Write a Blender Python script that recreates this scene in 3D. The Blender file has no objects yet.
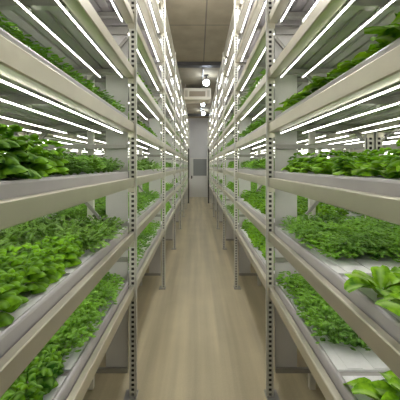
import bpy, bmesh, math, random
import numpy as np

PI = math.pi
rng = random.Random(7)
C = bpy.context.scene.collection
sc = bpy.context.scene

# ------------------------------------------------------------------ geometry of the place (metres)
EYE = 1.6
P = EYE / 230.0                      # size of one measured unit at the first upright frame
D1 = 2.087                           # distance of the first upright frame
L = 1.849                            # bay length
NB = 8
XL, XR = -0.440, 0.488               # fronts of the two racks along the aisle
DEPTH = 0.71
TOPS = [0.770, 1.145, 1.520, 1.895, 2.270, 2.645, 3.020, 3.395, 3.770]    # beam tops
CEIL = 4.07
YEND = 15.5
YBACK = -1.6
XW = 3.95

# ------------------------------------------------------------------ mesh builder
class MB:
    def __init__(s):
        s.v = []; s.f = []
    def add(s, vs, fs):
        n = len(s.v); s.v += [tuple(p) for p in vs]; s.f += [tuple(n + i for i in f) for f in fs]
    def box(s, a, b):
        x0, x1 = sorted((a[0], b[0])); y0, y1 = sorted((a[1], b[1])); z0, z1 = sorted((a[2], b[2]))
        s.add([(x0,y0,z0),(x1,y0,z0),(x1,y1,z0),(x0,y1,z0),(x0,y0,z1),(x1,y0,z1),(x1,y1,z1),(x0,y1,z1)],
              [(0,3,2,1),(4,5,6,7),(0,1,5,4),(1,2,6,5),(2,3,7,6),(3,0,4,7)])
    def prism_y(s, prof, y0, y1):                     # prof: list of (x, z), extruded along y
        n = len(prof)
        vs = [(x, y0, z) for x, z in prof] + [(x, y1, z) for x, z in prof]
        fs = [tuple(range(n)), tuple(range(2*n-1, n-1, -1))]
        fs += [(i, i+n, (i+1) % n + n, (i+1) % n) for i in range(n)]
        s.add(vs, fs)
    def tube(s, p0, p1, r, seg=8, r1=None):
        p0 = np.array(p0, float); p1 = np.array(p1, float); d = p1 - p0; d /= np.linalg.norm(d)
        a = np.array((0,0,1.)) if abs(d[2]) < .9 else np.array((1.,0,0)); u = np.cross(d, a); u /= np.linalg.norm(u); w = np.cross(d, u)
        r1 = r if r1 is None else r1
        vs = []
        for p, rr in ((p0, r), (p1, r1)):
            for i in range(seg):
                t = 2*PI*i/seg; vs.append(p + rr*(math.cos(t)*u + math.sin(t)*w))
        fs = [(i, (i+1) % seg, (i+1) % seg + seg, i+seg) for i in range(seg)]
        fs += [tuple(range(seg-1, -1, -1)), tuple(range(seg, 2*seg))]
        s.add(vs, fs)
    def lathe(s, prof, c=(0,0,0), seg=20):            # prof: (r, z)
        n = len(prof); vs = []
        for i in range(seg):
            t = 2*PI*i/seg
            for r, z in prof: vs.append((c[0]+r*math.cos(t), c[1]+r*math.sin(t), c[2]+z))
        fs = [(i*n+j, ((i+1) % seg)*n+j, ((i+1) % seg)*n+j+1, i*n+j+1) for i in range(seg) for j in range(n-1)]
        s.add(vs, fs)
    def bar(s, p0, p1, w, t):                         # bar in the x-z plane, width w in plane, thickness t along y
        p0 = np.array(p0, float); p1 = np.array(p1, float); d = p1-p0; d /= np.linalg.norm(d)
        n = np.array((-d[2], 0, d[0]))*w/2; y = np.array((0, t/2, 0))
        vs = [p0-n-y, p0+n-y, p0+n+y, p0-n+y, p1-n-y, p1+n-y, p1+n+y, p1-n+y]
        s.add(vs, [(0,3,2,1),(4,5,6,7),(0,1,5,4),(1,2,6,5),(2,3,7,6),(3,0,4,7)])
    def mesh(s, name, mat, smooth=False):
        me = bpy.data.meshes.new(name); me.from_pydata(s.v, [], s.f)
        bm = bmesh.new(); bm.from_mesh(me); bmesh.ops.recalc_face_normals(bm, faces=bm.faces); bm.to_mesh(me); bm.free()
        me.materials.append(mat)
        if smooth: me.polygons.foreach_set('use_smooth', [True]*len(me.polygons))
        return me

def obj(name, me, parent=None, loc=(0,0,0)):
    o = bpy.data.objects.new(name, me); C.objects.link(o); o.parent = parent; o.location = loc
    return o
def tag(o, label, cat, group=None, kind=None):
    if label: o['label'] = label
    if cat: o['category'] = cat
    if group: o['group'] = group
    if kind: o['kind'] = kind
    return o
def empty(name, loc):
    o = bpy.data.objects.new(name, None); C.objects.link(o); o.location = loc; o.empty_display_size = .1
    return o
def struct(name, me):
    o = obj(name, me); o['kind'] = 'structure'; return o
def copy_tree(o):
    c = o.copy(); C.objects.link(c)
    for ch in o.children:
        d = ch.copy(); C.objects.link(d); d.parent = c
    return c

# ------------------------------------------------------------------ materials
def mat(name, col, rough=.5, metal=0., noise=0., nscale=8., stretch=(1,1,1), bump=0., spec=.5):
    m = bpy.data.materials.new(name); m.use_nodes = True
    nt = m.node_tree; b = nt.nodes['Principled BSDF']
    b.inputs['Base Color'].default_value = (*col, 1); b.inputs['Roughness'].default_value = rough; b.inputs['Metallic'].default_value = metal
    b.inputs['Specular IOR Level'].default_value = spec
    if noise or bump:
        g = nt.nodes.new('ShaderNodeNewGeometry'); mp = nt.nodes.new('ShaderNodeMapping'); mp.inputs['Scale'].default_value = stretch
        n = nt.nodes.new('ShaderNodeTexNoise'); n.inputs['Scale'].default_value = nscale; n.inputs['Detail'].default_value = 4
        nt.links.new(g.outputs['Position'], mp.inputs['Vector']); nt.links.new(mp.outputs[0], n.inputs['Vector'])
        if noise:
            r = nt.nodes.new('ShaderNodeMapRange'); r.inputs[1].default_value = .3; r.inputs[2].default_value = .7
            r.inputs[3].default_value = 1-noise; r.inputs[4].default_value = 1+noise
            nt.links.new(n.outputs['Fac'], r.inputs[0])
            mx = nt.nodes.new('ShaderNodeVectorMath'); mx.operation = 'SCALE'; mx.inputs[0].default_value = col
            nt.links.new(r.outputs[0], mx.inputs['Scale']); nt.links.new(mx.outputs[0], b.inputs['Base Color'])
        if bump:
            bu = nt.nodes.new('ShaderNodeBump'); bu.inputs['Strength'].default_value = bump; bu.inputs['Distance'].default_value = .01
            nt.links.new(n.outputs['Fac'], bu.inputs['Height']); nt.links.new(bu.outputs[0], b.inputs['Normal'])
    return m

def emis(name, col, strength):
    m = bpy.data.materials.new(name); m.use_nodes = True; nt = m.node_tree
    b = nt.nodes['Principled BSDF']; b.inputs['Base Color'].default_value = (.9,.9,.9,1)
    b.inputs['Emission Color'].default_value = (*col, 1); b.inputs['Emission Strength'].default_value = strength
    return m

TUBE_S = 10.0
M_beam = mat('painted_beam_metal', (.56,.53,.43), .36, .65, .05, 6)
M_up = mat('painted_upright_metal', (.68,.67,.60), .45, .0, .04, 6)
M_bar = mat('galvanised_bar', (.36,.35,.32), .4, .4, .05, 6)
M_panel = mat('grey_sheet_panel', (.68,.67,.65), .5, .0, .05, 4)
M_tray = mat('pale_grey_tray', (.43,.41,.41), .42, .0, .05, 5)
M_pan = mat('shade_toned_base_sheet', (.38,.36,.365), .5, .2, .10, 5)  # darker than the tray: shade under the shelves put into this grey
M_board = mat('white_foam_board', (.86,.86,.88), .7, .0, .04, 30)
M_dark = mat('dark_steel', (.07,.065,.06), .5, .3)
M_cap = mat('tube_end_plastic', (.75,.75,.72), .5)
M_tube = emis('lit_tube', (1., .975, .90), TUBE_S)
M_wall = mat('pale_wall', (.66,.66,.67), .75, .0, .04, 1.5)
M_wallside = mat('grey_wall', (.60,.60,.60), .8, .0, .04, 1.5)
M_door = mat('white_door', (.76,.75,.72), .5)
M_louvre = mat('grey_louvre', (.30,.31,.31), .5)
M_ac = mat('cream_ac_casing', (.68,.62,.48), .5)
M_acgrille = mat('ac_grille_brown', (.34,.27,.18), .6)
M_globe_fill = emis('fill_globe', (.96,.97,1.), 170.)  # stronger glow, for the unseen lamps added as aisle fill
M_globe_soft = emis('softly_lit_globe', (.78,.88,1.), 32.)

def floor_mat():
    m = mat('tan_coated_floor', (.53,.46,.305), .42, 0, .0)
    nt = m.node_tree; b = nt.nodes['Principled BSDF']
    g = nt.nodes.new('ShaderNodeNewGeometry')
    def noise(scale, stretch, det=4):
        mp = nt.nodes.new('ShaderNodeMapping'); mp.inputs['Scale'].default_value = stretch
        n = nt.nodes.new('ShaderNodeTexNoise'); n.inputs['Scale'].default_value = scale; n.inputs['Detail'].default_value = det
        nt.links.new(g.outputs['Position'], mp.inputs['Vector']); nt.links.new(mp.outputs[0], n.inputs['Vector']); return n.outputs['Fac']
    def rng_(x, lo, hi, a, c):
        r = nt.nodes.new('ShaderNodeMapRange'); nt.links.new(x, r.inputs[0])
        for i, q in enumerate((lo, hi, a, c)): r.inputs[i+1].default_value = q
        return r.outputs[0]
    def mul(a, c):
        q = nt.nodes.new('ShaderNodeMath'); q.operation = 'MULTIPLY'; nt.links.new(a, q.inputs[0]); nt.links.new(c, q.inputs[1]); return q.outputs[0]
    streak = rng_(noise(7., (1, .035, 1), 3), .35, .65, .80, 1.15)      # paler and darker streaks running along the aisle
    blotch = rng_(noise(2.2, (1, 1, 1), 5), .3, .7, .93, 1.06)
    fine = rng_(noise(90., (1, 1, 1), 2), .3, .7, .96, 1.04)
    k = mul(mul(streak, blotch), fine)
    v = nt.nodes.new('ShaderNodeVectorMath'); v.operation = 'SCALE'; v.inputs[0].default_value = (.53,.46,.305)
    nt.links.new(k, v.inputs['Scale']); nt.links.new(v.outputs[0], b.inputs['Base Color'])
    return m
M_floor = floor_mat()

def ceil_mat():
    m = mat('brown_ceiling_board', (.30,.27,.22), .8)
    nt = m.node_tree; b = nt.nodes['Principled BSDF']
    g = nt.nodes.new('ShaderNodeNewGeometry'); mp = nt.nodes.new('ShaderNodeMapping'); mp.inputs['Location'].default_value = (-.134, -5.26+1.94*3, 0)
    nt.links.new(g.outputs['Position'], mp.inputs['Vector'])
    br = nt.nodes.new('ShaderNodeTexBrick'); br.offset = 0; br.inputs['Scale'].default_value = 1
    br.inputs['Brick Width'].default_value = .91; br.inputs['Row Height'].default_value = 1.94; br.inputs['Mortar Size'].default_value = .012
    br.inputs['Color1'].default_value = (.32,.275,.19,1); br.inputs['Color2'].default_value = (.29,.25,.175,1); br.inputs['Mortar'].default_value = (.16,.14,.11,1)
    nt.links.new(mp.outputs[0], br.inputs['Vector'])
    n = nt.nodes.new('ShaderNodeTexNoise'); n.inputs['Scale'].default_value = 3; n.inputs['Detail'].default_value = 6
    nt.links.new(g.outputs['Position'], n.inputs['Vector'])
    r = nt.nodes.new('ShaderNodeMapRange'); r.inputs[1].default_value = .3; r.inputs[2].default_value = .7; r.inputs[3].default_value = .85; r.inputs[4].default_value = 1.12
    nt.links.new(n.outputs['Fac'], r.inputs[0])
    v = nt.nodes.new('ShaderNodeVectorMath'); v.operation = 'SCALE'; nt.links.new(br.outputs['Color'], v.inputs[0]); nt.links.new(r.outputs[0], v.inputs['Scale'])
    nt.links.new(v.outputs[0], b.inputs['Base Color'])
    return m
M_ceil = ceil_mat()

def leaf_mat(name, dark, light, rib):
    m = bpy.data.materials.new(name); m.use_nodes = True; nt = m.node_tree; b = nt.nodes['Principled BSDF']
    b.inputs['Roughness'].default_value = .5; b.inputs['Specular IOR Level'].default_value = .09
    g = nt.nodes.new('ShaderNodeNewGeometry')
    n = nt.nodes.new('ShaderNodeTexNoise'); n.inputs['Scale'].default_value = 42; n.inputs['Detail'].default_value = 2
    nt.links.new(g.outputs['Position'], n.inputs['Vector'])
    n2 = nt.nodes.new('ShaderNodeTexNoise'); n2.inputs['Scale'].default_value = 4; n2.inputs['Detail'].default_value = 1
    nt.links.new(g.outputs['Position'], n2.inputs['Vector'])
    ad = nt.nodes.new('ShaderNodeMath'); ad.operation = 'ADD'; nt.links.new(n.outputs['Fac'], ad.inputs[0]); nt.links.new(n2.outputs['Fac'], ad.inputs[1])
    r = nt.nodes.new('ShaderNodeMapRange'); r.inputs[1].default_value = .75; r.inputs[2].default_value = 1.25
    nt.links.new(ad.outputs[0], r.inputs[0])
    mx = nt.nodes.new('ShaderNodeMix'); mx.data_type = 'RGBA'; mx.inputs[6].default_value = (*dark, 1); mx.inputs[7].default_value = (*light, 1)
    nt.links.new(r.outputs[0], mx.inputs[0])
    at = nt.nodes.new('ShaderNodeAttribute'); at.attribute_name = 'rib'
    m2 = nt.nodes.new('ShaderNodeMix'); m2.data_type = 'RGBA'; m2.inputs[7].default_value = (*rib, 1)
    nt.links.new(at.outputs['Fac'], m2.inputs[0]); nt.links.new(mx.outputs[2], m2.inputs[6]); nt.links.new(m2.outputs[2], b.inputs['Base Color'])
    tr = nt.nodes.new('ShaderNodeBsdfTranslucent'); nt.links.new(m2.outputs[2], tr.inputs['Color'])
    ms = nt.nodes.new('ShaderNodeMixShader'); ms.inputs[0].default_value = .14
    nt.links.new(b.outputs[0], ms.inputs[1]); nt.links.new(tr.outputs[0], ms.inputs[2])
    nt.links.new(ms.outputs[0], nt.nodes['Material Output'].inputs['Surface'])
    return m
LEAF = {
    'basil':   leaf_mat('basil_leaf', (.022,.10,.004), (.30,.62,.022), (.27,.50,.10)),
    'rocket':  leaf_mat('rocket_leaf', (.022,.09,.004), (.26,.54,.020), (.30,.46,.16)),
    'cress':   leaf_mat('cress_leaf', (.022,.10,.004), (.28,.60,.020), (.26,.46,.12)),
    'lettuce': leaf_mat('lettuce_leaf', (.05,.17,.005), (.34,.64,.022), (.42,.60,.20)),
}

# ------------------------------------------------------------------ room
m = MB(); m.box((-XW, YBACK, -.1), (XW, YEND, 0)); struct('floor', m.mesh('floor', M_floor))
m = MB(); m.box((-XW, YBACK, CEIL), (XW, YEND, CEIL+.1)); struct('ceiling', m.mesh('ceiling', M_ceil))
m = MB(); m.box((-XW-.1, YBACK, -.1), (-XW, YEND, CEIL+.1)); struct('wall_left', m.mesh('wall_left', M_wallside))
m = MB(); m.box((XW, YBACK, -.1), (XW+.1, YEND, CEIL+.1)); struct('wall_right', m.mesh('wall_right', M_wallside))
m = MB(); m.box((-XW-.1, YEND, -.1), (XW+.1, YEND+.1, CEIL+.1)); struct('wall_back', m.mesh('wall_back', M_wall))
m = MB(); m.box((-XW-.1, YBACK-.1, -.1), (XW+.1, YBACK, CEIL+.1)); struct('wall_front', m.mesh('wall_front', M_wall))

# door in the end wall
yd = YEND - .002
m = MB(); m.box((-.41,yd-.05,0.002),(.50,yd,2.02)); door = struct('door_1', m.mesh('door', M_door))
m = MB()
for a, c in (((-.47,yd-.06,.002),(-.412,yd,2.09)), ((.502,yd-.06,.002),(.56,yd,2.09)), ((-.412,yd-.06,2.022),(.502,yd,2.09))): m.box(a, c)
fr = obj('door_frame', m.mesh('door_frame', M_wall), door)
m = MB(); m.box((-.24,yd-.06,1.10),(.44,yd-.051,1.96))
for i in range(14): m.box((-.24,yd-.072,1.12+i*.06),(.44,yd-.061,1.15+i*.06))
obj('louvre_panel', m.mesh('louvre_panel', M_louvre), door)
m = MB(); m.box((-.36,yd-.058,.95),(-.30,yd-.051,1.10)); m.box((-.35,yd-.10,1.02),(-.335,yd-.058,1.035)); m.box((-.35,yd-.10,1.02),(-.25,yd-.088,1.035))
obj('door_handle', m.mesh('door_handle', M_dark), door)

# dark ceiling beam and pipes across the room
m = MB(); m.box((-XW+.005, 7.10, CEIL-.085), (XW-.005, 7.28, CEIL-.001))
o = obj('ceiling_beam', m.mesh('ceiling_beam', M_dark)); tag(o, 'dark steel beam crossing the ceiling above the aisle', 'beam', kind='structure')
m = MB(); m.tube((-2.2, 13.9, CEIL-.10), (2.2, 13.9, CEIL-.10), .06, 12)
for x in (-1.8, -.15, 1.8): m.tube((x, 13.9, CEIL-.05), (x, 13.9, CEIL-.001), .012, 8)
tag(obj('ceiling_pipe', m.mesh('ceiling_pipe', M_dark, False)), 'dark pipe hung across the ceiling in front of the end wall', 'pipe')
m = MB(); m.tube((.13, 7.5, CEIL-.03), (.13, 13.7, CEIL-.03), .018, 8)
for y in (8.2, 10, 12, 13.5): m.box((.10, y-.01, CEIL-.03), (.16, y+.01, CEIL-.001))
tag(obj('conduit', m.mesh('conduit', M_bar)), 'thin metal conduit along the ceiling behind the dark beam', 'conduit')

# hanging air conditioner
ya = 8.97
ac = tag(empty('air_conditioner', (-.02, ya, 3.60)), 'cream ceiling-hung air conditioner with brown grille above the aisle', 'air conditioner')
W = .41
m = MB(); m.prism_y([(-W,.03),(-W,.30),(-W+.02,.33),(W-.02,.33),(W,.30),(W,.03),(W-.03,0),(-W+.03,0)], 0, .62); obj('casing', m.mesh('casing', M_ac), ac)
m = MB(); m.box((-.24,-.012,.08),(.24,-.0005,.235))
for i in range(6): m.box((-.24,-.022,.085+i*.026),(.24,-.012,.097+i*.026))
obj('grille', m.mesh('grille', M_acgrille), ac)
m = MB()
for q in (-1, 1):
    for z0 in (.07,): m.box((q*.29,-.014,z0),(q*.37,-.0005,z0+.19))
obj('side_cover', m.mesh('side_cover', mat('ac_cover', (.50,.44,.33), .5)), ac)
m = MB(); m.box((-.33,.02,-.012),(.33,.10,-.0005)); obj('air_flap', m.mesh('air_flap', M_ac), ac)
for x in (-.36,.36):
    for y in (.08,.54):
        m = MB(); m.tube((x,y,.32),(x,y,CEIL-3.60-.001),.008,6); obj('hanger_rod', m.mesh('hanger_rod', M_bar), ac)

# globe lamps under the ceiling
def globe(loc, label, r, mt=None):
    z = loc[2]
    t = tag(empty('globe_lamp', loc), label, 'lamp', 'globe lamps on the ceiling')
    prof = [(max(.0005, r*math.sin(PI*i/12)), -r*math.cos(PI*i/12)) for i in range(13)]
    m = MB(); m.lathe(prof, seg=16); obj('globe', m.mesh('globe', mt or M_globe_fill, True), t)
    m = MB(); m.tube((0,0,r*.9),(0,0,CEIL-z-.03),.012,8); m.tube((0,0,r*.85),(0,0,r*1.35),.035,12); obj('stem', m.mesh('stem', M_dark), t)
    m = MB(); m.tube((0,0,CEIL-z-.03),(0,0,CEIL-z-.001),.06,14); obj('ceiling_rose', m.mesh('ceiling_rose', M_dark), t)
globe((.225, 8.14, 3.86), 'glowing white globe lamp just before the cream air conditioner', .085, M_globe_soft)
globe((.185, 11.3, 3.92), 'glowing globe lamp behind the cream air conditioner', .065, M_globe_soft)
globe((.24, 13.3, 3.93), 'glowing globe lamp beside the dark pipe by the end wall', .075, M_globe_soft)
globe((.05, 2.0, 3.86), 'added unseen globe lamp lighting the start of the aisle', .085)  # this and the next lamp are added out of view to fill the aisle
globe((.05, 3.6, 3.86), 'added unseen globe lamp lighting the aisle before the dark ceiling beam', .085)

# ------------------------------------------------------------------ racks
def upright_mesh(s, outer, holes):
    """perforated C post; s = +1 when the rack extends to +x; outer: flange plane at u=0 (front) or u=.71 (rear)"""
    H0, H1 = .009, TOPS[-1]+.02
    w, d, t = .042, .043, .0022
    bm = bmesh.new()
    def sheet(p0, du, dv, width):
        # strip of width `width` along du, tall in z, with a column of rectangular holes
        cols = [0, width*.5-.0095, width*.5+.0095, width]
        pitch = .0333
        n = int((H1-H0)/pitch)
        def P3(a, z): return (p0[0]+du[0]*a, p0[1]+du[1]*a, z)
        zs = [H0]
        for i in range(n): zs += [H0+i*pitch+.007, H0+i*pitch+.026]
        zs.append(H1)
        grid = [[bm.verts.new(P3(a, z)) for a in cols] for z in zs]
        for j in range(len(zs)-1):
            for i in range(3):
                if i == 1 and j % 2 == 1: continue
                bm.faces.new((grid[j][i], grid[j][i+1], grid[j+1][i+1], grid[j+1][i]))
    def plain(p0, p1):
        v = [bm.verts.new((p0[0],p0[1],H0)), bm.verts.new((p1[0],p1[1],H0)), bm.verts.new((p1[0],p1[1],H1)), bm.verts.new((p0[0],p0[1],H1))]
        bm.faces.new(v)
    u0 = 0 if outer == 'front' else DEPTH
    dirn = 1 if outer == 'front' else -1
    X = lambda u: s*(u0+dirn*(u-.012))
    if holes:
        sheet((X(0), -w/2), (s*dirn, 0), None, d)                 # face towards the camera
        plain((X(0), -w/2), (X(0), w/2))                         # face towards the aisle
    else:
        plain((X(0), -w/2), (X(d), -w/2)); plain((X(0), -w/2), (X(0), w/2))
    plain((X(0), w/2), (X(d), w/2))
    plain((X(d), -w/2), (X(d), w/2))
    bmesh.ops.remove_doubles(bm, verts=bm.verts, dist=1e-5)
    bmesh.ops.recalc_face_normals(bm, faces=bm.faces)
    bmesh.ops.solidify(bm, geom=bm.faces[:], thickness=t)
    bm.normal_update()
    ax = X(d/2)
    for f in bm.faces:                                            # inner faces coloured dark to stand in for shade inside the section
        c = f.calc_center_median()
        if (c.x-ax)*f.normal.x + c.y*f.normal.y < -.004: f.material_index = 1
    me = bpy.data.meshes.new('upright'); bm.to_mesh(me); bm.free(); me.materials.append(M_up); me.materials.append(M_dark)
    return me

def rack_parts(s):
    """list of (name, mesh, far_frame?) for a bay; local origin at the front of the bay's end frame, bay runs to -y"""
    X = lambda u: s*u
    out = {}
    y0, y1 = -L+.024, -.024
    def beam(top, rear):
        m = MB()
        pr = [(0,-.061),(0,-.004),(.003,0),(.027,0),(.030,-.003),(.030,-.0185),(.055,-.0185),(.055,-.065),(.005,-.065)]
        if rear: pr = [(DEPTH-u, z) for u, z in pr]
        m.prism_y([(X(u), top+z) for u, z in pr], y0, y1)
        u0, u1 = (-.003, .04) if not rear else (DEPTH-.04, DEPTH+.003)
        for ya_, yb_ in ((y0, y0+.004), (y1-.004, y1)): m.box((X(u0), ya_, top-.10), (X(u1), yb_, top-.002))
        return m.mesh('beam', M_beam)
    out['beams'] = [beam(t, r) for t in TOPS for r in (0, 1)]
    cb = []
    for t in TOPS:
        for y in (-L+.12, -L/2, -.09):
            m = MB(); m.box((X(.056), y-.018, t-.058), (X(DEPTH-.056), y+.018, t-.028)); cb.append(m.mesh('cross_bar', M_bar))
    out['cross'] = cb
    # frame
    def bars():
        r = []
        for z in (.18,.95,1.735,2.53,3.32):
            m = MB(); m.box((X(.0505), -.010, z-.015), (X(DEPTH-.0505), .010, z+.015)); r.append(m.mesh('brace_bar', M_bar))
        return r
    out['bars'] = bars()
    dg = []
    for (ua, za, ub, zb, y) in ((.052,2.49,DEPTH-.052,1.78,0.0), (DEPTH-.052,1.69,.052,1.0,.033), (.052,.91,DEPTH-.052,.22,.033), (DEPTH-.052,2.58,.052,3.28,0.0)):
        m = MB(); m.bar((X(ua),y,za),(X(ub),y,zb),.020,.016); dg.append(m.mesh('diagonal_brace', M_bar))
    out['diag'] = dg
    m = MB(); m.box((X(.0505), .0125, .19), (X(.205), .0225, 2.53)); m.box((X(.19), .0225, .19), (X(.205), .035, 2.53)); out['panel'] = m.mesh('end_panel', M_panel)
    m = MB(); m.box((X(.306), .044, .009), (X(.348), .080, TOPS[-1])); out['post'] = m.mesh('post', M_up)
    fp = []
    for u in (0, DEPTH-.05):
        m = MB(); m.box((X(u-.018), -.05, .0005), (X(u+.068), .05, .0085)); m.tube((X(u-.008),-.03,.0085),(X(u-.008),-.03,.02),.007,6); m.tube((X(u-.008),.03,.0085),(X(u-.008),.03,.02),.007,6)
        fp.append(m.mesh('foot_plate', M_bar))
    out['foot'] = fp
    out['up_front'] = upright_mesh(s, 'front', True); out['up_front_plain'] = upright_mesh(s, 'front', False)
    out['up_rear'] = upright_mesh(s, 'rear', True); out['up_rear_plain'] = upright_mesh(s, 'rear', False)
    return out
RP = {-1: rack_parts(-1), 1: rack_parts(1)}

def frame_parts(root, rp, k, dy=0.):
    obj('upright', rp['up_front'] if k < 5 else rp['up_front_plain'], root, (0,dy,0))
    obj('upright', rp['up_rear'] if k < 3 else rp['up_rear_plain'], root, (0,dy,0))
    obj('post', rp['post'], root, (0,dy,0)); obj('end_panel', rp['panel'], root, (0,dy,0))
    for me in rp['bars']: obj('brace_bar', me, root, (0,dy,0))
    for me in rp['diag']: obj('diagonal_brace', me, root, (0,dy,0))
    for me in rp['foot']: obj('foot_plate', me, root, (0,dy,0))

ORD = ['first','second','third','fourth','fifth','sixth','seventh','eighth','ninth']
LVL = ['lowest','second','third','fourth','fifth','sixth','seventh','eighth','top']

# rows: key -> (x of front, s, first bay, last bay, name)
ROWS = {
    'L': (XL, -1, 0, 7, 'left-side rack'),
    'R': (XR, 1, 0, 7, 'right-side rack'),
    'LN': (XL-2*DEPTH-.04, 1, 0, 3, 'rack behind left-side rack'),
    'RN': (XR+2*DEPTH+.04, -1, 0, 3, 'rack behind right-side rack'),
    'LF': (XL-2*DEPTH-.04-1.0, -1, 1, 4, 'wall rack of left-side back aisle'),
    'RF': (XR+2*DEPTH+.04+1.0, 1, 1, 4, 'wall rack of right-side back aisle'),
}
def bay_y(k): return D1 + L*k
for key, (x, s, k0, k1, nm) in ROWS.items():
    rp = RP[s]
    for k in range(k0, k1+1):
        root = tag(empty('rack_bay', (x, bay_y(k), 0)), f'{ORD[k]} steel growing rack bay from the camera, {nm}', 'rack', 'steel rack bays')
        for me in rp['beams']: obj('beam', me, root)
        for i, me in enumerate(rp['cross']):
            if key in ('L','R') or i < 18: obj('cross_bar', me, root)
        frame_parts(root, rp, k)
        if k == k0: frame_parts(root, rp, 9, -L)

# dark vertical posts against the racks near the aisle's end
for x, sd in ((XL+.035, 'left-side'), (XR-.035, 'right-side')):
    yy = bay_y(6)-.3
    t = tag(empty('dark_post', (x, yy, 0)), f'dark vertical post beside the {sd} rack near the aisle end', 'pipe', 'dark posts by the racks')
    m = MB(); m.tube((0,0,.02),(0,0,2.35),.028,10); obj('pipe', m.mesh('pipe', M_dark, False), t)
    m = MB(); m.tube((0,0,.0005),(0,0,.02),.034,12); obj('floor_collar', m.mesh('floor_collar', M_dark), t)

# ------------------------------------------------------------------ trays
def tray_meshes(s):
    X = lambda u: s*u
    a, b = .036, .674
    prof = []
    # outer wall with a rounded lip, then the well, then the far lip
    prof += [(a, -.018), (a, .034), (a+.003, .041), (a+.009, .043), (a+.016, .041), (a+.018, .036), (a+.018, .028)]
    prof += [(b-.018, .028), (b-.018, .036), (b-.016, .041), (b-.009, .043), (b-.003, .041), (b, .034), (b, -.018)]
    prof += [(b-.006, -.018), (b-.006, -.0055), (a+.006, -.0055), (a+.006, -.018)]
    m = MB(); m.prism_y([(X(u), z) for u, z in prof], -L+.10, -.04)
    for ya_, yb_ in ((-L+.10, -L+.108), (-.048, -.04)): m.box((X(a), ya_, -.017), (X(b), yb_, .042))
    body = m.mesh('growing_tray', M_tray)
    # ribbed metal sheet under the well
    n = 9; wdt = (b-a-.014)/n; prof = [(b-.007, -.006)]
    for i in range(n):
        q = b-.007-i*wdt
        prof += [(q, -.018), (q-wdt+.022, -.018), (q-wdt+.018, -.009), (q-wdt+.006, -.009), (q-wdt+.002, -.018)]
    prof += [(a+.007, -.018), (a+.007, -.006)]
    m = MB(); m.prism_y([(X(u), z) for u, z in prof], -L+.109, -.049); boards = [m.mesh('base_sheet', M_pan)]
    for ya_, yb_ in ((-L+.112, -L*.5-.03), (-L*.5+.005, -.052)):
        m = MB(); m.box((X(a+.02), ya_, .0285), (X(b-.02), yb_, .038)); 
        for q in range(6):                                     # moulded ridge lines of the board
            uu = a+.06+q*.105
            m.box((X(uu), ya_+.004, .038), (X(uu+.06), yb_-.004, .0405))
        boards.append(m.mesh('planting_board', M_board))
    return body, boards
TM = {-1: tray_meshes(-1), 1: tray_meshes(1)}
tray_levels = {'L': range(0, 8), 'R': range(0, 8), 'LN': range(0, 6), 'RN': range(0, 6), 'LF': range(1, 5), 'RF': range(1, 5)}
for key, (x, s, k0, k1, nm) in ROWS.items():
    for k in range(k0, k1+1):
        for l in tray_levels[key]:
            if key in 'LR' and k >= 5 and l > 5: continue
            t = obj('growing_tray', TM[s][0], None, (x, bay_y(k), TOPS[l]))
            tag(t, f'grey growing tray on {LVL[l]} shelf, {ORD[k]} bay of {nm}', 'tray', 'grey growing trays')
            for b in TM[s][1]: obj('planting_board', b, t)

# ------------------------------------------------------------------ lamps: white tubes under every shelf
TU = [.070, .216, .445, .615]
TW = ['first', 'second', 'third', 'fourth']
def tube_parts():
    ya_, yb_ = -L+.085, -.058
    m = MB(); m.tube((0,ya_+.02,0),(0,yb_-.02,0),.0041,10); tube = m.mesh('led_tube', M_tube, False)
    caps = []
    for p, q in ((ya_, ya_+.02), (yb_-.02, yb_)):
        m = MB(); m.tube((0,p,0),(0,q,0),.0052,10); caps.append(m.mesh('end_cap', M_cap))
    clips = []
    for y in (-L+.12, -L/2, -.09):
        m = MB(); m.box((-.006,y-.012,.0055),(.006,y+.012,.0145)); m.box((-.009,y-.008,.0045),(.009,y+.008,.007)); clips.append(m.mesh('clip', M_cap))
    return tube, caps, clips
def led_faces(me):
    # the upper side of a lamp is its metal casing, only the lower side glows
    me.materials.append(M_cap)
    for p in me.polygons:
        if p.normal.z > .1: p.material_index = 1
    return me
tube_me, caps_me, clips_me = tube_parts()
led_faces(tube_me)
rest = []
tube_jobs = []
for key, (x, s, k0, k1, nm) in ROWS.items():
    for k in range(k0, k1+1):
        lv = range(1, 9) if key in 'LR' else (range(1, 7) if len(key) == 2 and key[1] == 'N' else range(2, 6))
        if key in 'LR' and k >= 5: lv = range(1, 9)
        for l in lv:
            for j, u in enumerate(TU):
                solo = (key in 'LR' and (k <= 2 or (k == 3 and l >= 4) or (k == 4 and l >= 4 and j < 2))) or (key in ('LN','RN') and 1 <= k <= 2 and l in (3, 4))
                tube_jobs.append((solo, key, x, s, k, l, j, u, nm))
for solo, key, x, s, k, l, j, u, nm in tube_jobs:
    loc = (x+s*u, bay_y(k), TOPS[l]-.073)
    if solo:
        t = obj('led_tube', tube_me, None, loc)
        under = f'under {LVL[l]} shelf' if l < 8 else 'under the top rails'
        tag(t, f'{TW[j]} white tube lamp {under}, {ORD[k]} bay of {nm}', 'lamp', 'white tube lamps under the shelves')
        if k <= 2 and key in 'LR':
            for c in caps_me: obj('end_cap', c, t)
            for c in clips_me: obj('clip', c, t)
    else: rest.append(loc)
m = MB()
for (x, y, z) in rest: m.tube((x, y-L+.085, z), (x, y-.058, z), .0041, 8)
o = obj('distant_led_tubes', led_faces(m.mesh('distant_led_tubes', M_tube, False))); tag(o, 'many small white tube lamps in the distant and rear rack bays', 'lamps', None, 'stuff')

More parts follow.
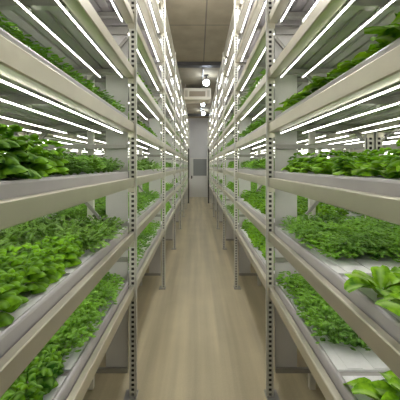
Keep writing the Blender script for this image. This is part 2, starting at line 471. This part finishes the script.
# ------------------------------------------------------------------ plants
def leaf(rn, length, width, az, elev, bend, cup, z0, r0, nl, nw, shape, stem=0., wav=0.):
    """grid of quads: leaf blade leaving (r0, z0) in direction az, rising at elev and bending down by `bend` along its length"""
    vs = []; ribs = []
    ca, sa = math.cos(az), math.sin(az)
    px, pz = r0, z0; ang = elev; step = length/nl
    ph = rn.random()*6
    for i in range(nl+1):
        t = i/nl
        if t < stem: w = .0022
        else:
            q = (t-stem)/(1-stem)
            if shape == 'round': w = width*.5*(max(0., math.sin(PI*min(1, q*.94+.03)))**.55)
            elif shape == 'oval': w = width*.5*(math.sin(PI*min(1, q**.85*.93+.04))**.75)
            elif shape == 'lobed': w = width*.5*(.35+.65*q)*(1-.85*max(0, (q-.8)/.2)**2)*(.72+.28*math.cos(q*15))
            else: w = width*.5*(math.sin(PI*min(1, q**1.25*.90+.06))**.7)
        for j in range(nw+1):
            v = (j/nw)*2-1
            side = v*w
            lift = -cup*w*(v*v) + wav*width*math.sin(ph+t*9+v*2.)*abs(v)
            nx, nz = -math.sin(ang), math.cos(ang)
            rr = px+nx*lift; zz = pz+nz*lift
            vs.append((rr*ca - side*sa, rr*sa + side*ca, zz))
            ribs.append(.75 if (abs(v) < .01 and t > 0) else (.6 if t < stem else 0.))
        px += step*math.cos(ang); pz += step*math.sin(ang); ang -= bend/nl
    fs = [(i*(nw+1)+j, i*(nw+1)+j+1, (i+1)*(nw+1)+j+1, (i+1)*(nw+1)+j) for i in range(nl) for j in range(nw)]
    return vs, fs, ribs

def plant(kind, seed, hi):
    rn = random.Random(seed); V = []; F = []; R = []
    U = rn.uniform
    def put(a):
        n = len(V); V.extend(a[0]); F.extend([tuple(n+i for i in f) for f in a[1]]); R.extend(a[2])
    if kind == 'basil':
        nl, nw = (6, 4) if hi else (3, 2)
        for tier in range(4):
            z = .024+tier*.023; nleaf = [6, 7, 6, 5][tier]
            for i in range(nleaf):
                az = 2*PI*i/nleaf+tier*.8+U(-.3,.3); ln = U(.85,1.15)*[.056,.052,.043,.032][tier]
                put(leaf(rn, ln, ln*.92, az, [.35,.5,.75,1.05][tier]+U(-.25,.25), [1.3,1.6,1.9,2.1][tier], .75, z+U(-.005,.005), .006, nl, nw, 'round', .05))
    elif kind == 'cress':
        nl, nw = (4, 2) if hi else (2, 2)
        for i in range(110 if hi else 64):
            az = U(0, 2*PI); r = .070*math.sqrt(U(0,1)); z = .090*(1-.45*(r/.070)**2)*U(.35,1.1)
            ln = U(.018,.028)*(1 if hi else 1.2)
            a = leaf(rn, ln, ln*.75, az+U(-.7,.7), U(.0,.8), U(.5,1.4), .4, 0, 0, nl, nw, 'round')
            if hi:
                ex, ey = r*math.cos(az), r*math.sin(az); qx, qy = -math.sin(az)*.0008, math.cos(az)*.0008
                put(([(qx,qy,0),(-qx,-qy,0),(ex-qx,ey-qy,z),(ex+qx,ey+qy,z)], [(0,1,2,3)], [.5]*4))
            put(([(x+r*math.cos(az), y+r*math.sin(az), zz+z) for x, y, zz in a[0]], a[1], a[2]))
    elif kind == 'rocket':
        for i in range(34 if hi else 22):
            az = U(0, 2*PI); r = .066*math.sqrt(U(0,1)); z = U(.03,.085)*(1-.35*(r/.066)**2)
            ex, ey = r*math.cos(az), r*math.sin(az); qx, qy = -math.sin(az)*.0008, math.cos(az)*.0008
            if hi: put(([(qx,qy,0),(-qx,-qy,0),(ex-qx,ey-qy,z),(ex+qx,ey+qy,z)], [(0,1,2,3)], [.5]*4))
            a = leaf(rn, U(.022,.036), .017, az+U(-.9,.9), U(.0,.9), U(.5,1.4), .3, 0, 0, 3, 2, 'oval')
            put(([(x+ex, y+ey, zz+z) for x, y, zz in a[0]], a[1], a[2]))
        nl, nw = (7, 2) if hi else (4, 2)
        for i in range(26 if hi else 20):
            az = U(0, 2*PI); ln = U(.070,.135)
            put(leaf(rn, ln, U(.022,.032), az, U(.55,1.35), U(.7,1.9), .25, .0, U(0,.02), nl, nw, 'lobed', .25, .08))
    else:
        nl, nw = (8, 4) if hi else (4, 2)
        n = 11
        for i in range(n):
            q = i/n; az = i*2.4+U(-.3,.3); ln = U(.9,1.1)*(.125-.05*q)
            put(leaf(rn, ln, ln*U(.48,.58), az, .75+.65*q+U(-.25,.15), 1.0+.6*q+U(-.2,.4), -.35 if i % 3 else .3, .0, .004, nl, nw, 'spoon', .20, .08))
    return np.array(V, float), np.array(F, int), np.array(R, float)

def np_mesh(name, V, F, R, mt):
    me = bpy.data.meshes.new(name)
    me.vertices.add(len(V)); me.vertices.foreach_set('co', V.astype(np.float32).ravel())
    me.loops.add(F.size); me.loops.foreach_set('vertex_index', F.astype(np.int32).ravel())
    me.polygons.add(len(F)); me.polygons.foreach_set('loop_start', np.arange(0, F.size, 4, dtype=np.int32))
    me.polygons.foreach_set('use_smooth', np.ones(len(F), dtype=bool))
    me.update(calc_edges=True); me.validate()
    at = me.attributes.new('rib', 'FLOAT', 'POINT'); at.data.foreach_set('value', R.astype(np.float32))
    me.materials.append(mt)
    return me

KINDS = ('basil', 'cress', 'rocket', 'lettuce')
HI = {kd: [plant(kd, 100+i*7+len(kd), True) for i in range(4)] for kd in KINDS}
LO = {kd: [plant(kd, 300+i*7+len(kd), False) for i in range(3)] for kd in KINDS}
HIM = {kd: [np_mesh(kd, *HI[kd][i], LEAF[kd]) for i in range(4)] for kd in KINDS}

def kind_at(key, k, l, u, yl):
    """species growing at depth u and at yl (0 = near end of the bay, 1 = far end) of a tray"""
    if k == 0 and key == 'L':
        if l == 0: return 'basil' if yl < .52 else 'cress'
        if l == 1: return ('basil' if u < .26 and yl < .60 else 'rocket')
        if l == 2: return 'basil' if yl < .50 else 'cress'
        return 'cress'
    if k == 0 and key == 'R':
        if l in (0, 1): return 'lettuce' if yl < .47 else 'cress'
        if l == 2: return 'lettuce' if int(yl*18+u*31) % 2 == 0 else 'basil'
        return 'lettuce'
    return ('cress', 'basil', 'rocket', 'cress', 'basil')[(k*3+l*2+(1 if key == 'R' else 0)) % 5]

US = [.118, .216, .314, .412, .510, .605]
jobs = []
for key, (x, s, k0, k1, nm) in ROWS.items():
    if key in ('LF', 'RF'): lvls = (1, 2, 3)
    elif key in ('LN', 'RN'): lvls = (1, 2, 3)
    else: lvls = range(0, 8)
    for k in range(k0, k1+1):
        for l in lvls:
            rows = US
            if key in 'LR':
                if l == 3: rows = US[:4]
                if l > 3:
                    if k > 4 or k == 0 or l > 4: continue
                    rows = US[:2]
                if k >= 4: rows = rows[:4]
            n = 18
            for ri, u in enumerate(rows):
                for i in range(n):
                    yl = (i+.5)/n
                    y = bay_y(k)-L+.155+yl*(L-.25)
                    kd = kind_at(key, k, l, u, yl)
                    if key == 'R' and k == 0 and l in (0, 1) and .46 < yl < .53 and u < .35: continue     # bare white board
                    uu = u + rng.uniform(-.014,.014); y += rng.uniform(-.015,.015)
                    sc_ = rng.uniform(.92, 1.2)
                    if kd == 'lettuce' and i % 2 and l < 2: continue
                    if kd == 'lettuce': sc_ *= 1.18 if l < 2 and k == 0 else 1.0
                    if kd == 'basil' and l == 2 and k == 0: sc_ *= 1.28 if key == 'L' else .95
                    if kd == 'lettuce' and l == 2: sc_ *= .85
                    if l == 3: sc_ *= .80 if key == 'L' else 1.0
                    px = 198+300*(x+s*uu)/y; py = 166+300*(EYE-TOPS[l]-.09)/y
                    inside = -8 < px < 408 and -8 < py < 415 and y > .3
                    jobs.append((y, kd, inside and key in 'LR' and k <= 1, x+s*uu, TOPS[l]+.0405, sc_, rng.uniform(0, 2*PI), (key, k, l, ri, i, nm)))
jobs.sort(key=lambda j: j[0])
count = {kd: 0 for kd in KINDS}
stuff = {kd: [[], [], [], 0] for kd in KINDS}
LOOK = {'basil': ('basil_plant', 'round-leaved basil'), 'cress': ('cress_plant', 'small-leaved cress'), 'rocket': ('rocket_plant', 'narrow-leaved rocket'), 'lettuce': ('lettuce_plant', 'broad-leaved lettuce')}
for y, kd, solo, x, z, sc_, rot, (key, k, l, ri, i, nm) in jobs:
    if solo and count[kd] < 300:
        o = obj(LOOK[kd][0], HIM[kd][count[kd] % 4], None, (x, y, z)); o.rotation_euler = (0, 0, rot); o.scale = (sc_,)*3
        side = 'left-side' if key == 'L' else 'right-side'
        tag(o, f'{LOOK[kd][1]}, row {ri+1} from aisle, plant {18-i} from {ORD[k]} upright, {LVL[l]} {side} shelf', 'plant', f'{kd} plants in the trays')
        count[kd] += 1
    else:
        near = y < 2.3
        V, F, R = (HI if near else LO)[kd][rng.randrange(3)]
        c, sn = math.cos(rot)*sc_, math.sin(rot)*sc_
        W_ = np.column_stack((V[:,0]*c-V[:,1]*sn+x, V[:,0]*sn+V[:,1]*c+y, V[:,2]*sc_+z))
        st = stuff[kd]; st[0].append(W_); st[1].append(F+st[3]); st[2].append(R); st[3] += len(V)
for kd in KINDS:
    st = stuff[kd]
    if not st[0]: continue
    o = obj(f'distant_{kd}_plants', np_mesh(f'distant_{kd}_plants', np.vstack(st[0]), np.vstack(st[1]), np.concatenate(st[2]), LEAF[kd]))
    tag(o, f'mass of small {kd} plants filling the trays further along and behind', 'plants', None, 'stuff')

# ------------------------------------------------------------------ camera, world, view
cam = bpy.data.cameras.new('camera'); co = bpy.data.objects.new('camera', cam); C.objects.link(co)
co.location = (0, 0, EYE); co.rotation_euler = (PI/2, 0, 0)
cam.sensor_width = 36; cam.lens = 27; cam.shift_x = .005; cam.shift_y = -.085; cam.clip_start = .02
sc.camera = co
w = bpy.data.worlds.new('world'); sc.world = w; w.use_nodes = True
w.node_tree.nodes['Background'].inputs[0].default_value = (.5,.5,.5,1); w.node_tree.nodes['Background'].inputs[1].default_value = .2
sc.view_settings.view_transform = 'Standard'; sc.view_settings.look = 'None'; sc.view_settings.gamma = 1; sc.view_settings.use_curve_mapping = False
sc.view_settings.exposure = 0.5
